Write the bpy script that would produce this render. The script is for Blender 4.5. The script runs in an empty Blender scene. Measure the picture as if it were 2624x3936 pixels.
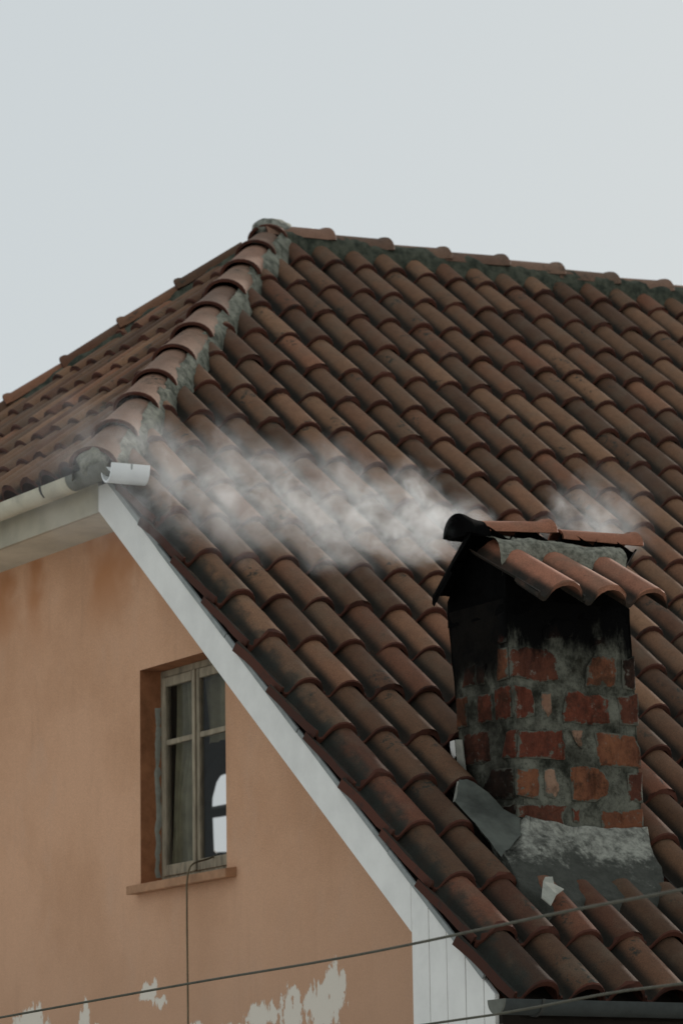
import bpy, bmesh, math, random
from mathutils import Vector, Matrix, noise
random.seed(7)
S = 0.36                       # metres per tile gauge: all lengths below are in tile gauges
C = bpy.context.scene.collection
sc = bpy.context.scene

# ------------------------------------------------------------------ camera
CAM = Vector((-21.5506, -31.1801, -2.5408))
right = Vector((0.85377, -0.520439, -0.014804)); down = Vector((0.088693, 0.173399, -0.98085)); fwd = Vector((0.51304, 0.836107, 0.194202))
cam = bpy.data.cameras.new('camera'); camo = bpy.data.objects.new('camera', cam); C.objects.link(camo)
camo.matrix_world = Matrix.Translation(CAM*S) @ Matrix((right, -down, -fwd)).transposed().to_4x4()
cam.sensor_fit = 'HORIZONTAL'; cam.sensor_width = 24.0; cam.lens = 14071.7/2624*24
cam.clip_end = 3000
cam.dof.use_dof = True; cam.dof.focus_distance = 36.5*S; cam.dof.aperture_fstop = 6.3
sc.camera = camo

# ------------------------------------------------------------------ sky, sun, exposure
SUN_AZ, SUN_EL = math.radians(25), math.radians(19)      # azimuth from +X towards +Y
w = bpy.data.worlds.new('World'); sc.world = w; w.use_nodes = True
nt = w.node_tree; bg = nt.nodes['Background']
sky = nt.nodes.new('ShaderNodeTexSky'); sky.sky_type = 'NISHITA'; sky.sun_disc = False
sky.sun_elevation = SUN_EL; sky.sun_rotation = math.pi/2-SUN_AZ
sky.air_density = 1.0; sky.dust_density = 4.0; sky.ozone_density = 1.0
mx = nt.nodes.new('ShaderNodeMix'); mx.data_type = 'RGBA'; mx.inputs[0].default_value = 0.93
SKY_S = 0.1
mx.inputs[7].default_value = (6.1, 6.6, 6.82, 1)          # thin even cloud veil
nt.links.new(sky.outputs[0], mx.inputs[6]); nt.links.new(mx.outputs[2], bg.inputs[0])
bg.inputs[1].default_value = SKY_S
sun = bpy.data.lights.new('sun', 'SUN'); sun.energy = 4.8; sun.angle = math.radians(3); sun.color = (1, .93, .84)
suno = bpy.data.objects.new('sun', sun); C.objects.link(suno)
sd = Vector((math.cos(SUN_EL)*math.cos(SUN_AZ), math.cos(SUN_EL)*math.sin(SUN_AZ), math.sin(SUN_EL)))
suno.rotation_euler = sd.to_track_quat('Z', 'Y').to_euler()
vs = sc.view_settings; vs.view_transform = 'Standard'; vs.look = 'None'; vs.exposure = 0; vs.gamma = 1; vs.use_curve_mapping = False
sc.cycles.use_denoising = True; sc.cycles.volume_step_rate = 1.0; sc.cycles.volume_bounces = 1; sc.cycles.max_bounces = 6

# ------------------------------------------------------------------ node helpers
class Mat:
    def __init__(s, name, rough=.85):
        s.m = bpy.data.materials.new(name); s.m.use_nodes = True; s.t = s.m.node_tree
        s.b = s.t.nodes['Principled BSDF']; s.b.inputs['Roughness'].default_value = rough
        s.b.inputs['Specular IOR Level'].default_value = .25
        s.geo = s.t.nodes.new('ShaderNodeNewGeometry')
    def n(s, k, **kw):
        x = s.t.nodes.new(k)
        for a, v in kw.items(): setattr(x, a, v)
        return x
    def put(s, sock, v):
        if isinstance(v, bpy.types.NodeSocket): s.t.links.new(v, sock)
        elif isinstance(v, (tuple, list)) and len(v) == 3 and sock.type == 'RGBA': sock.default_value = (*v, 1)
        else: sock.default_value = v
    def math(s, op, a, b=0.0, c=0.0, clamp=False):
        x = s.n('ShaderNodeMath', operation=op, use_clamp=clamp); s.put(x.inputs[0], a); s.put(x.inputs[1], b); s.put(x.inputs[2], c); return x.outputs[0]
    def noise(s, scale, detail=4, rough=.6, vec=None, dim=None, stretch=None, off=0.0):
        x = s.n('ShaderNodeTexNoise'); x.inputs['Scale'].default_value = scale; x.inputs['Detail'].default_value = detail; x.inputs['Roughness'].default_value = rough
        v = vec or s.geo.outputs['Position']
        if stretch or off:
            mp = s.n('ShaderNodeMapping'); s.t.links.new(v, mp.inputs[0]); mp.inputs['Scale'].default_value = stretch or (1, 1, 1); mp.inputs['Location'].default_value = (off, off*.7, off*.3); v = mp.outputs[0]
        s.t.links.new(v, x.inputs['Vector']); return x.outputs['Fac']
    def ramp(s, fac, lo, hi, a=0.0, b=1.0):
        x = s.n('ShaderNodeMapRange', clamp=True); s.put(x.inputs[0], fac); s.put(x.inputs[1], lo); s.put(x.inputs[2], hi); s.put(x.inputs[3], a); s.put(x.inputs[4], b); x.interpolation_type = 'SMOOTHSTEP'; return x.outputs[0]
    def mix(s, fac, a, b):
        x = s.n('ShaderNodeMix', data_type='RGBA'); s.put(x.inputs[0], fac); s.put(x.inputs[6], a); s.put(x.inputs[7], b); return x.outputs[2]
    def mul(s, col, f):
        x = s.n('ShaderNodeVectorMath', operation='SCALE'); s.put(x.inputs[0], col); s.put(x.inputs[3], f); return x.outputs[0]
    def color(s, c): s.put(s.b.inputs['Base Color'], c); return s
    def bump(s, h, strength=.4, dist=.01):
        x = s.n('ShaderNodeBump'); x.inputs['Strength'].default_value = strength; x.inputs['Distance'].default_value = dist
        s.put(x.inputs['Height'], h); s.t.links.new(x.outputs[0], s.b.inputs['Normal']); return s
    def xyz(s, v=None):
        x = s.n('ShaderNodeSeparateXYZ'); s.t.links.new(v or s.geo.outputs['Position'], x.inputs[0]); return x.outputs
    def rnd(s):
        o = s.n('ShaderNodeObjectInfo').outputs['Random']
        return s.math('FRACT', s.math('ADD', o, s.geo.outputs['Random Per Island']))
    def attr(s, name):
        x = s.n('ShaderNodeAttribute'); x.attribute_name = name; return x.outputs['Fac']

def tile_material(name, lip=False, fresh=0.0, pale=False):
    m = Mat(name, .82); r = m.rnd(); r2 = m.math('FRACT', m.math('MULTIPLY', r, 7.31)); r3 = m.math('FRACT', m.math('MULTIPLY', r, 23.7))
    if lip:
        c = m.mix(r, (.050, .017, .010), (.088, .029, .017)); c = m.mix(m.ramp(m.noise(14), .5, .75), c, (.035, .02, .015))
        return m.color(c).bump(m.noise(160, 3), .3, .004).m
    brown = m.mix(r, (.125, .063, .034), (.205, .108, .058))
    red = m.mix(r2, (.165, .062, .033), (.225, .085, .046))
    x, y, z = m.xyz()
    low = m.ramp(z, 4.2*S+.2, 1.5*S, 0, .45)
    redness = m.ramp(m.math('ADD', m.math('ADD', r3, low), fresh), .62, 1.3)
    c = m.mix(redness, brown, red)
    if fresh: c = m.mix(.75, c, (.30, .125, .075))
    elif pale: c = m.mix(.6, c, (.25, .155, .112))  # paler clay: light caught by the hip tiles is painted in
    else: c = m.mul(c, m.ramp(z, 4.5*S, .3*S, 1, .56))          # shading towards the eaves, painted into the clay
    c = m.mul(c, m.ramp(r2, 0, 1, .68, 1.2))
    mott = m.noise(18, 6, .65); c = m.mix(m.ramp(mott, .3, .75, 0, .5), c, m.mul(c, .6))
    c = m.mix(m.ramp(m.noise(5.5, 5, .6, off=3.0), .45, .7, 0, .35), c, (.12, .095, .065))          # grey weathering
    lich = m.noise(26, 6, .75, off=9.0); zone = m.noise(3.4, 3, .5, off=5.0)
    k = m.math('MULTIPLY', m.ramp(lich, .52, .6), m.ramp(zone, .55, .66))
    c = m.mix(m.math('MULTIPLY', k, .85), c, (.02, .027, .021))                                       # dark lichen
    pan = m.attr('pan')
    dirt_shade = m.math('MULTIPLY', m.ramp(pan, .15, .9), m.ramp(m.noise(7, 5, .7, off=2.0), .3, .6, .85, 1))
    c = m.mix(dirt_shade, c, (.014, .012, .008))  # pan dirt, deepened to paint in the shadow between the rolls
    moss = m.math('MULTIPLY', m.attr('verge'), m.ramp(m.noise(11, 5, .7, off=4.0), .32, .64, 0, .78))
    c = m.mix(moss, c, (.018, .021, .016))
    c = m.mul(c, m.ramp(m.noise(210, 3, .8, off=6.0), .25, .75, .62, 1.38))
    h = m.math('ADD', m.math('MULTIPLY', m.noise(60, 5, .7), .6), m.math('MULTIPLY', m.noise(14, 3), .6))
    return m.color(c).bump(h, .35, .006).m

def plain(name, col, rough=.8, var=.35, scale=20, bump=.2, spec=.25, metal=0.0, stretch=None):
    m = Mat(name, rough); c = m.mix(m.ramp(m.noise(scale, 5, .65, stretch=stretch), .3, .75), m_t(col, 1.0), m_t(col, 1-var))
    m.b.inputs['Specular IOR Level'].default_value = spec; m.b.inputs['Metallic'].default_value = metal
    return m.color(c).bump(m.noise(scale*5, 4), bump, .004).m
def m_t(c, f): return tuple(v*f for v in c)

def mortar_material(name, col, dark, soot=False, scale=16, grime=False):
    m = Mat(name, .95); c = m.mix(m.ramp(m.noise(scale, 7, .7), .35, .68), m_t(col, 1.0), m_t(dark, 1.0))
    c = m.mix(m.ramp(m.noise(90, 3, .7, off=1.0), .56, .7, 0, .5), c, m_t(dark, .6))
    if soot: c = soot_over(m, c)
    if grime:
        z = m.xyz()[2]; e = m.math('ADD', z, m.math('MULTIPLY', m.math('SUBTRACT', m.noise(9, 7, .75, off=2.0), .5), 1.9*S))
        c = m.mix(m.ramp(e, 1.75*S, 1.4*S, 0, .9), c, (.035, .037, .03))
        v = m.n('ShaderNodeTexVoronoi', feature='DISTANCE_TO_EDGE'); v.inputs['Scale'].default_value = 5; m.t.links.new(m.geo.outputs['Position'], v.inputs['Vector'])
        c = m.mix(m.math('MULTIPLY', m.ramp(v.outputs['Distance'], .0, .012, 1, 0), m.ramp(m.noise(3, 2, .5, off=5.0), .55, .65, 0, .8)), c, (.01, .01, .008))
    h = m.math('ADD', m.math('MULTIPLY', m.noise(55, 6, .75), .6), m.noise(18, 4))
    return m.color(c).bump(h, .8, .012).m
def soot_over(m, c, amt=1.0):
    x, y, z = m.xyz()
    c = m.mix(m.ramp(m.noise(8, 6, .75, off=3.3), .5, .66, 0, .6), c, (.02, .018, .013))
    # soot: thick under the cap, running down in ragged streaks, further on the smoke side (low x, high y)
    e = m.math('ADD', z, m.math('MULTIPLY', m.math('SUBTRACT', m.noise(6, 5, .7, stretch=(1, 1, .45)), .5), 1.5*S))
    e = m.math('SUBTRACT', e, m.math('MULTIPLY', m.math('SUBTRACT', x, 1.9*S), .12))
    m.b.inputs['Specular IOR Level'].default_value = .04
    k = m.ramp(e, 3.7*S, 4.1*S, 0, 1)
    c = m.mix(m.math('MULTIPLY', k, 1.0*amt), c, (.004, .004, .004))
    c = m.mix(m.math('MULTIPLY', m.ramp(y, 2.42*S, 2.6*S), m.ramp(e, 3.5*S, 3.95*S)), c, (.004, .004, .004))
    side = m.math('MULTIPLY', m.ramp(y, 2.42*S, 2.7*S), m.ramp(m.noise(9, 5, .7, off=7.0), .3, .6))
    c = m.mix(m.math('MULTIPLY', side, .6), c, (.012, .010, .008))
    return c
def brick_material(name, a, b):
    m = Mat(name, .9); c = m.mix(m.ramp(m.noise(12, 6, .7), .3, .7), m_t(a, 1.0), m_t(b, 1.0))
    c = m.mix(m.ramp(m.noise(40, 5, .7, off=3.0), .54, .72, 0, .6), c, (.05, .035, .028))
    c = m.mix(m.ramp(m.noise(22, 5, .7, off=6.0), .6, .7, 0, .7), c, (.2, .18, .15))
    e = m.ramp(m.math('ADD', m.attr('edge'), m.math('MULTIPLY', m.math('SUBTRACT', m.noise(24, 5, .7, off=1.5), .5), 2.6)), .72, .92)
    c = m.mix(e, c, (.12, .118, .095))                               # mortar smeared over the brick edges
    c = m.mix(m.ramp(m.noise(15, 6, .75, stretch=(1, 1, .3), off=8.0), .5, .68, 0, .7), c, m.mul(c, .3))
    c = soot_over(m, c)
    return m.color(c).bump(m.math('ADD', m.noise(70, 5, .75), m.noise(20, 3)), .8, .008).m

def plaster_material():
    m = Mat('orange_plaster', .95); x, y, z = m.xyz()
    c = m.mix(m.ramp(m.noise(1.6, 4, .6), .35, .7), (.66, .385, .24), (.57, .32, .19))
    c = m.mix(m.ramp(m.noise(4.5, 5, .65, stretch=(1, 1, .5), off=4.0), .5, .75, 0, .45), c, (.60, .38, .26))
    c = m.mul(c, m.ramp(m.noise(190, 3, .8), .25, .75, .80, 1.16)); c = m.mix(m.ramp(m.noise(9, 6, .7, stretch=(1, 1, .16), off=2.2), .52, .72, 0, .30), c, m.mul(c, .74))
    # rusty stain under the soffit
    st = m.math('MULTIPLY', m.ramp(z, 4.9*S, 6.3*S), m.ramp(m.noise(2.1, 3, .5, off=8.0), .42, .62))
    c = m.mix(m.math('MULTIPLY', st, .9), c, (.46, .20, .085))
    # darker, browner tone towards the bottom of the wall
    c = m.mix(m.ramp(z, 3.0*S, -1.2*S, 0, .75), c, (.46, .285, .19))
    # flaked paint: pale undercoat patches low on the wall, each patch with its own ragged outline
    warp = m.math('MULTIPLY', m.math('SUBTRACT', m.noise(17, 7, .7, stretch=(1, 1, .5), off=1.0), .5), 2.5)
    best = None
    for (py, pz, ry, rz) in [(5.30, .05, .42, .26), (4.93, .2, .18, .36), (5.12, .30, .3, .15), (6.62, .03, .42, .15), (6.05, .05, .16, .28), (5.85, .0, .14, .3), (7.3, -.15, .5, .16), (9.45, .5, .26, .14), (9.18, .36, .16, .1), (11.2, .22, .16, .3), (12.8, .25, .5, .25), (8.3, -.12, .2, .25), (10.9, .02, .2, .14), (5.9, .28, .1, .07), (12.1, .0, .2, .3)]:
        d = m.math('ADD', m.math('POWER', m.math('DIVIDE', m.math('SUBTRACT', y, py*S), ry*S*1.45), 2.0), m.math('POWER', m.math('DIVIDE', m.math('SUBTRACT', z, pz*S), rz*S*1.4), 2.0))
        v = m.math('SUBTRACT', 1.0, m.math('SQRT', d)); best = v if best is None else m.math('MAXIMUM', best, v)
    k = m.ramp(m.math('ADD', m.math('MAXIMUM', best, -1.2), warp), .32, .4)
    c = m.mix(m.math('MULTIPLY', k, .9), c, (.74, .69, .60))
    h = m.math('SUBTRACT', m.math('MULTIPLY', m.noise(110, 4, .7), .6), m.math('MULTIPLY', k, .5))
    return m.color(c).bump(h, .5, .005).m

M = {}
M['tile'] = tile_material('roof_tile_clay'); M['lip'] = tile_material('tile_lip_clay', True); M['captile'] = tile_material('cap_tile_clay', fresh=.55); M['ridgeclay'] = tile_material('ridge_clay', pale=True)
M['sootclay'] = plain('sooty_clay', (.004, .004, .004), 1.0, .5, spec=.02)
M['mortar'] = mortar_material('ridge_mortar', (.24, .24, .19), (.055, .06, .045)); M['ridgemortar'] = mortar_material('mossy_mortar', (.085, .09, .065), (.022, .028, .02))
M['chmortar'] = mortar_material('chimney_mortar', (.165, .165, .132), (.02, .021, .016), True, 8); M['skirt'] = mortar_material('cement_skirt', (.33, .33, .28), (.10, .10, .085), False, 22, grime=True)
M['capmortar'] = mortar_material('cap_mortar', (.27, .262, .21), (.09, .09, .07), False, 34)
for k, a, b in [('red', (.165, .05, .030), (.09, .03, .02)), ('orange', (.215, .088, .046), (.12, .047, .028)), ('brown', (.19, .075, .04), (.12, .05, .03)), ('dark', (.12, .045, .028), (.07, .028, .02)), ('sooty', (.055, .028, .02), (.02, .014, .011)), ('pale', (.30, .19, .13), (.22, .12, .08))]:
    M['brick_'+k] = brick_material('brick_'+k, a, b)
M['plaster'] = plaster_material()
M['white'] = plain('white_paint', (.84, .83, .79), .75, .14, 4, .3); M['cream'] = plain('cream_paint', (.50, .46, .36), .8, .25, 5, .2)
M['soffit'] = plain('soffit_paint', (.66, .62, .50), .85, .25, 5, .2); M['trim'] = plain('weathered_trim', (.30, .32, .31), .8, .3, 14)
M['gutter'] = plain('white_gutter', (.80, .82, .82), .45, .12, 8, .1, .4); M['gutterdark'] = plain('grey_gutter', (.045, .052, .05), .7, .3, 20)
M['stainedgutter'] = plain('stained_gutter', (.58, .54, .42), .6, .4, 6, .1, .3)
M['elbow'] = plain('elbow_metal', (.16, .165, .14), .8, .35, 14)
M['bracket'] = plain('bracket_metal', (.05, .05, .045), .7, .3)
M['wood'] = plain('dark_eave_wood', (.022, .017, .013), .9, .4, 12); M['deck'] = plain('roof_boards', (.04, .03, .022), .95, .4)
M['window'] = plain('flaking_window_wood', (.38, .32, .23), .85, .55, 26, .5, stretch=(1, 1, .25)); M['sill'] = plain('sill_plaster', (.42, .23, .13), .9, .3, 15, .3)
M['curtain'] = plain('old_curtain', (.27, .25, .155), .95, .4, 10)
M['flash'] = plain('grey_flashing', (.10, .108, .092), .85, .6, 6, .6, .2); M['scrap'] = plain('pale_scrap', (.34, .34, .29), .8, .3)
M['cable'] = plain('cable_sheath', (.10, .095, .07), .8, .3); M['rope'] = plain('window_cable', (.16, .13, .08), .8, .3)
M['reveal'] = plain('reveal_plaster', (.40, .17, .08), .95, .4, 12, .4)
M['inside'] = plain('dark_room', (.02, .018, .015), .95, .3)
M['ground'] = plain('bounce_ground', (.50, .49, .46), .95, .3, .5)  # unseen ground, made pale to bounce light onto the shaded wall
g = Mat('window_glass', .12); g.b.inputs['Base Color'].default_value = (.03, .03, .025, 1); g.b.inputs['Alpha'].default_value = .16; g.b.inputs['Specular IOR Level'].default_value = .5; M['glass'] = g.m

# ------------------------------------------------------------------ mesh helpers (input in gauges)
def mesh(name, verts, faces, mats, fmat=None, smooth=False, attrs=None):
    me = bpy.data.meshes.new(name); me.from_pydata([Vector(v)*S for v in verts], [], faces)
    for x in (mats if isinstance(mats, (list, tuple)) else [mats]): me.materials.append(M[x])
    if fmat: me.polygons.foreach_set('material_index', fmat)
    if smooth: me.polygons.foreach_set('use_smooth', [True]*len(faces))
    for k, v in (attrs or {}).items():
        a = me.attributes.new(k, 'FLOAT', 'POINT'); a.data.foreach_set('value', v)
    me.update(); return me
def link(name, me, parent=None, loc=None, mat=None):
    o = bpy.data.objects.new(name, me); C.objects.link(o); o.parent = parent
    if mat is not None: o.matrix_basis = mat
    if loc is not None: o.location = Vector(loc)*S
    return o
def recalc(me):
    bm = bmesh.new(); bm.from_mesh(me); bmesh.ops.recalc_face_normals(bm, faces=bm.faces); bm.to_mesh(me); bm.free(); return me
def box(name, lo, hi, mat, parent=None, bev=0.0):
    x0, y0, z0 = lo; x1, y1, z1 = hi
    v = [(x0,y0,z0),(x1,y0,z0),(x1,y1,z0),(x0,y1,z0),(x0,y0,z1),(x1,y0,z1),(x1,y1,z1),(x0,y1,z1)]
    me = mesh(name, v, [(0,3,2,1),(4,5,6,7),(0,1,5,4),(1,2,6,5),(2,3,7,6),(3,0,4,7)], mat)
    if bev: bevel(me, bev)
    return link(name, me, parent)
def bevel(me, d):
    bm = bmesh.new(); bm.from_mesh(me); bmesh.ops.bevel(bm, geom=list(bm.edges), offset=d*S, segments=1, affect='EDGES'); bm.to_mesh(me); bm.free()
def prism(name, poly, ext, mat, parent=None, bev=0.0):
    """poly: list of 3D points (planar), ext: 3D extrusion vector"""
    n = len(poly); e = Vector(ext); v = [Vector(p) for p in poly]+[Vector(p)+e for p in poly]
    f = [tuple(range(n))[::-1], tuple(range(n, 2*n))]+[(i, (i+1) % n, n+(i+1) % n, n+i) for i in range(n)]
    me = recalc(mesh(name, v, f, mat))
    if bev: bevel(me, bev)
    return link(name, me, parent)
def tag(o, label=None, cat=None, group=None, kind=None):
    if label: o['label'] = label
    if cat: o['category'] = cat
    if group: o['group'] = group
    if kind: o['kind'] = kind
    return o
def tube(name, pts, r, mat, parent=None, n=8, res=6):
    """smooth round cable through points, as a mesh"""
    P = [Vector(p) for p in pts]; Q = []
    for i in range(len(P)-1):
        p0, p1, p2, p3 = P[max(i-1, 0)], P[i], P[i+1], P[min(i+2, len(P)-1)]
        for k in range(res):
            t = k/res; Q.append(.5*((2*p1)+(p2-p0)*t+(2*p0-5*p1+4*p2-p3)*t*t+(3*p1-p0-3*p2+p3)*t**3))
    Q.append(P[-1]); v = []; f = []
    for i, q in enumerate(Q):
        d = (Q[min(i+1, len(Q)-1)]-Q[max(i-1, 0)]).normalized(); a = d.orthogonal().normalized() if i == 0 else (a-d*a.dot(d)).normalized(); b = d.cross(a)
        for k in range(n): v.append(q+(a*math.cos(2*math.pi*k/n)+b*math.sin(2*math.pi*k/n))*r)
    for i in range(len(Q)-1):
        for k in range(n): f.append((i*n+k, i*n+(k+1) % n, (i+1)*n+(k+1) % n, (i+1)*n+k))
    f += [tuple(range(n))[::-1], tuple((len(Q)-1)*n+k for k in range(n))]
    return link(name, mesh(name, v, f, mat, smooth=True), parent)

# ------------------------------------------------------------------ roof frames
AL = 0.685833; W = 0.551936; ca, sa, ta = math.cos(AL), math.sin(AL), math.tan(AL)
YR = 15.48; TH = .836; AH = math.atan(TH); ch, sh = math.cos(AH), math.sin(AH)
HX0 = -9.280; HK = .979                                   # hip line in plan: X = HX0 + HK*Y
F_MAIN = Matrix(((1, 0, 0), (0, ca, -sa), (0, sa, ca)))   # columns: across, up the slope, normal
def main(x, v, h=0.0): return Vector((x, v*ca-h*sa, v*sa+h*ca))
HIPX = -.62
def hip(y, v, h=0.0): return Vector((HIPX+v*ch-h*sh, y, TH*(HIPX-HX0)+v*sh+h*ch))
F_HIP = Matrix(((0, ch, -sh), (-1, 0, 0), (0, sh, ch)))
GROUND = -15.3
house = bpy.data.objects.new('house', None); C.objects.link(house); house.location = Vector((0, 0, GROUND))*S
tag(house, 'orange plastered house with clay tiled half-hipped roof, white verge board and brick chimney', 'house')
bpy.context.view_layer.update()
_link = link
def link(name, me, parent=None, loc=None, mat=None):
    o = _link(name, me, parent, loc, mat)
    if parent is house: o.location = o.location - house.location
    return o
def tag_piece(o, label): o['label'] = label; return o

# ------------------------------------------------------------------ tiles
TT = .058
PROF = [(-.345, -.172), (-.320, -.170), (-.305, -.212), (-.268, -.234), (-.236, -.222), (-.212, -.172), (-.184, -.114), (-.142, -.058), (-.080, -.016), (0, 0), (.075, -.012), (.138, -.050), (.182, -.106), (.208, -.160), (.232, -.215)]
def tile_parts(var=0, verge=False, L=1.14, k=1.0):
    rr = random.Random(var*13+5); v = []; f = []; fm = []; pan = []; vg = []
    st = [(0.0, -.012), (.02, 0.0), (.5, -.031), (L, -.07*L)] if not verge else [(0.0, -.012), (.02, 0.0), (.28, -.02), (.55, -.036), (.85, -.058), (L, -.07*L)]
    n = len(PROF)
    def put(u, y, h, p, g=0.0): v.append((u, y, h)); pan.append(p); vg.append(g); return len(v)-1
    top = []
    for s, (y, dz) in enumerate(st):
        row = []
        tp = 1-.13*y/L                                         # the roll narrows towards the head
        for i, (u, h) in enumerate(PROF):
            uu = u if u < -.2 else u*tp
            if verge and i < 2: uu -= .075*(y/L); h += .02+rr.uniform(-.012, .012)
            j = rr.uniform(-.004, .004)
            if s < 2 and var % 4 == 3: y = st[s][0]+max(0, rr.gauss(-.005, .028))     # chipped lip
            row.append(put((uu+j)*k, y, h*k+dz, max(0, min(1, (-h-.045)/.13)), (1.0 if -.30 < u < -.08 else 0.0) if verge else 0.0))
        top.append(row)
    bot = [[put(v[top[0][i]][0]*1.0, 0.0, v[top[0][i]][2]-TT, pan[top[0][i]]) for i in range(n)], [put(v[top[2][i]][0], v[top[2][i]][1], v[top[2][i]][2]-TT, pan[top[2][i]]) for i in range(n)]]
    for s in range(len(st)-1):
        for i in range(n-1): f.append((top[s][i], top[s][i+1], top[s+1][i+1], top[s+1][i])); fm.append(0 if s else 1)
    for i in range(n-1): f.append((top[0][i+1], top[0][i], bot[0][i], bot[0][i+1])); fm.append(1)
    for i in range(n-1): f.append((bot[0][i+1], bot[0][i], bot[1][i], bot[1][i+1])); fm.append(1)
    if verge:                                                  # broken clay edge standing over the verge board
        prev = None
        for s, (y, dz) in enumerate(st):
            a = top[s][0]; p = v[a]; b = put(p[0]-.012, y, p[2]-TT*1.5-rr.uniform(0, .03), 0)
            if prev: f.append((prev[0], a, b, prev[1])); fm.append(1)
            prev = (a, b)
    else:
        f.append((top[0][0], top[2][0], bot[1][0], bot[0][0])); fm.append(1)
    f.append((top[0][n-1], bot[0][n-1], bot[1][n-1], top[2][n-1])); fm.append(1)
    return v, f, fm, pan, vg
def tile_mesh(name, var, mats=('tile', 'lip'), **kw):
    v, f, fm, pan, vg = tile_parts(var, **kw)
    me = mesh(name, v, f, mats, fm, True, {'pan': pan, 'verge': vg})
    sharpen(me, 50); return me
def sharpen(me, deg):
    bm = bmesh.new(); bm.from_mesh(me); lim = math.radians(deg)
    for e in bm.edges:
        if len(e.link_faces) == 2:
            e.smooth = e.calc_face_angle(0) < lim and e.link_faces[0].material_index == e.link_faces[1].material_index
    bm.to_mesh(me); bm.free()
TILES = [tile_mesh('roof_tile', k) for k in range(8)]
VTILES = [tile_mesh('verge_tile', k+10, verge=True) for k in range(3)]
def jitter(rr, a=1.0):
    return Matrix.Rotation(math.radians(rr.gauss(0, .8)*a), 3, 'Z') @ Matrix.Rotation(math.radians(rr.gauss(0, .35)*a), 3, 'X') @ Matrix.Rotation(math.radians(rr.gauss(0, 1.2)*a), 3, 'Y')
def tmat(F, p, rr, a=1.0):
    m = (F @ jitter(rr, a)).to_4x4(); m.translation = p*S; return m
N_HIP = Vector((1, -HK, 0)).normalized()
def hipdist(p): return (p-Vector((HX0, 0, 0))).dot(N_HIP)       # + on the main-slope side
def px(p):
    d = p-CAM; z = d.dot(fwd); return 1312+14071.7*d.dot(right)/z, 1968+14071.7*d.dot(down)/z

roof_v = [main(-.30, .15, -.36), main(26, .15, -.36)]
# roof deck (the boards the tiles lie on)
HC = .42
Ecr = Vector((HX0+HK*YR, YR, YR*ta))
def dk(p, n): return p
lowv = HX0+HK*0
eh = -.36/ca
A = Vector((-.30, (.15)*ca, .15*sa+eh)); 
def zmain(y): return y*ta+eh
def zhip(x): return TH*(x-HX0)-.36/ch
yk = (-.30-HX0)/HK
deck_v = [Vector((-.30, .1, zmain(.1))), Vector((26, .1, zmain(.1))), Vector((26, YR, zmain(YR))), Vector((HX0+HK*YR, YR, zmain(YR))), Vector((-.30, yk, zmain(yk))),
          Vector((-.30, 2*YR-yk, zmain(yk))), Vector((-.30, 2*YR-.1, zmain(.1))), Vector((26, 2*YR-.1, zmain(.1)))]
deck_f = [(0, 1, 2, 3, 4), (4, 3, 5), (1, 7, 2)]
me = mesh('roof', deck_v, deck_f, 'deck'); roof = link('roof', me, house)
# back slope with the opening of the roof window in it
def back(x, y, h=0.0): return Vector((x, y, zmain(2*YR-y)+h))
def fill_poly(name, loops, mat, parent, thick=None):
    bm = bmesh.new()
    for L in loops:
        vs_ = [bm.verts.new(p*S) for p in L]
        for i in range(len(vs_)): bm.edges.new((vs_[i], vs_[(i+1) % len(vs_)]))
    bmesh.ops.triangle_fill(bm, use_beauty=True, edges=bm.edges)
    me = bpy.data.meshes.new(name); bm.to_mesh(me); bm.free(); me.materials.append(M[mat])
    o = link(name, me, parent)
    if thick: s = o.modifiers.new('solid', 'SOLIDIFY'); s.thickness = thick*S; s.offset = 0
    return o
hole = [back(9.5, 23.6), back(11.2, 23.6), back(11.2, 25.6), back(9.5, 25.6)]
outer = [back(HX0+HK*YR, YR), back(26, YR), back(26, 2*YR-.1), back(-.30, 2*YR-.1), back(-.30, 2*YR-yk)]
fill_poly('back_slope', [outer, hole], 'deck', roof)
h1 = [(9.86, 24.5), (9.75, 24.29), (9.67, 24.0), (9.68, 23.88), (9.74, 23.84), (9.95, 23.86), (10.28, 24.16), (10.44, 24.35)]
h2 = [(9.96, 24.66), (10.54, 24.54), (10.96, 25.23), (10.93, 25.31), (10.44, 25.34), (10.33, 25.28)]
frame_o = [back(9.4, 23.5, .03), back(11.3, 23.5, .03), back(11.3, 25.7, .03), back(9.4, 25.7, .03)]
fill_poly('roof_window', [frame_o, [back(x, y, .03) for x, y in h1], [back(x, y, .03) for x, y in h2]], 'bracket', roof, .06)

# main slope tiles ---------------------------------------------------
CH = (1.20, 2.98, 2.395, 3.60)                                  # chimney footprint x0,x1,y0,y1
rr = random.Random(3)
cand = []
for j in range(0, 20):
    for i in range(0, 46):
        p = main(i*W, j+.0)
        mid = main(i*W, j+.55); top = main(i*W, j+1.1)
        if j*1.0 > 19.3: continue
        if max(hipdist(p+Vector((W/2, 0, 0))), hipdist(p)) < .25: continue
        u0, v0 = px(p); u1, v1 = px(top)
        vis = max(u0, u1) > -60 and min(u0, u1) < 2700 and min(v0, v1) < 3990
        
        if i in (2, 3, 4, 5) and j in (2, 3) or i in (3, 4, 5) and j == 4: continue      # under the chimney and its cement skirt
        size = 1/((mid-CAM).length)
        cand.append((not vis, -size, i, j, p))
cand.sort(key=lambda c: (c[0], c[1]))
print('visible main tiles', sum(1 for c in cand if not c[0]))
ZTOP = 19.82
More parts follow.
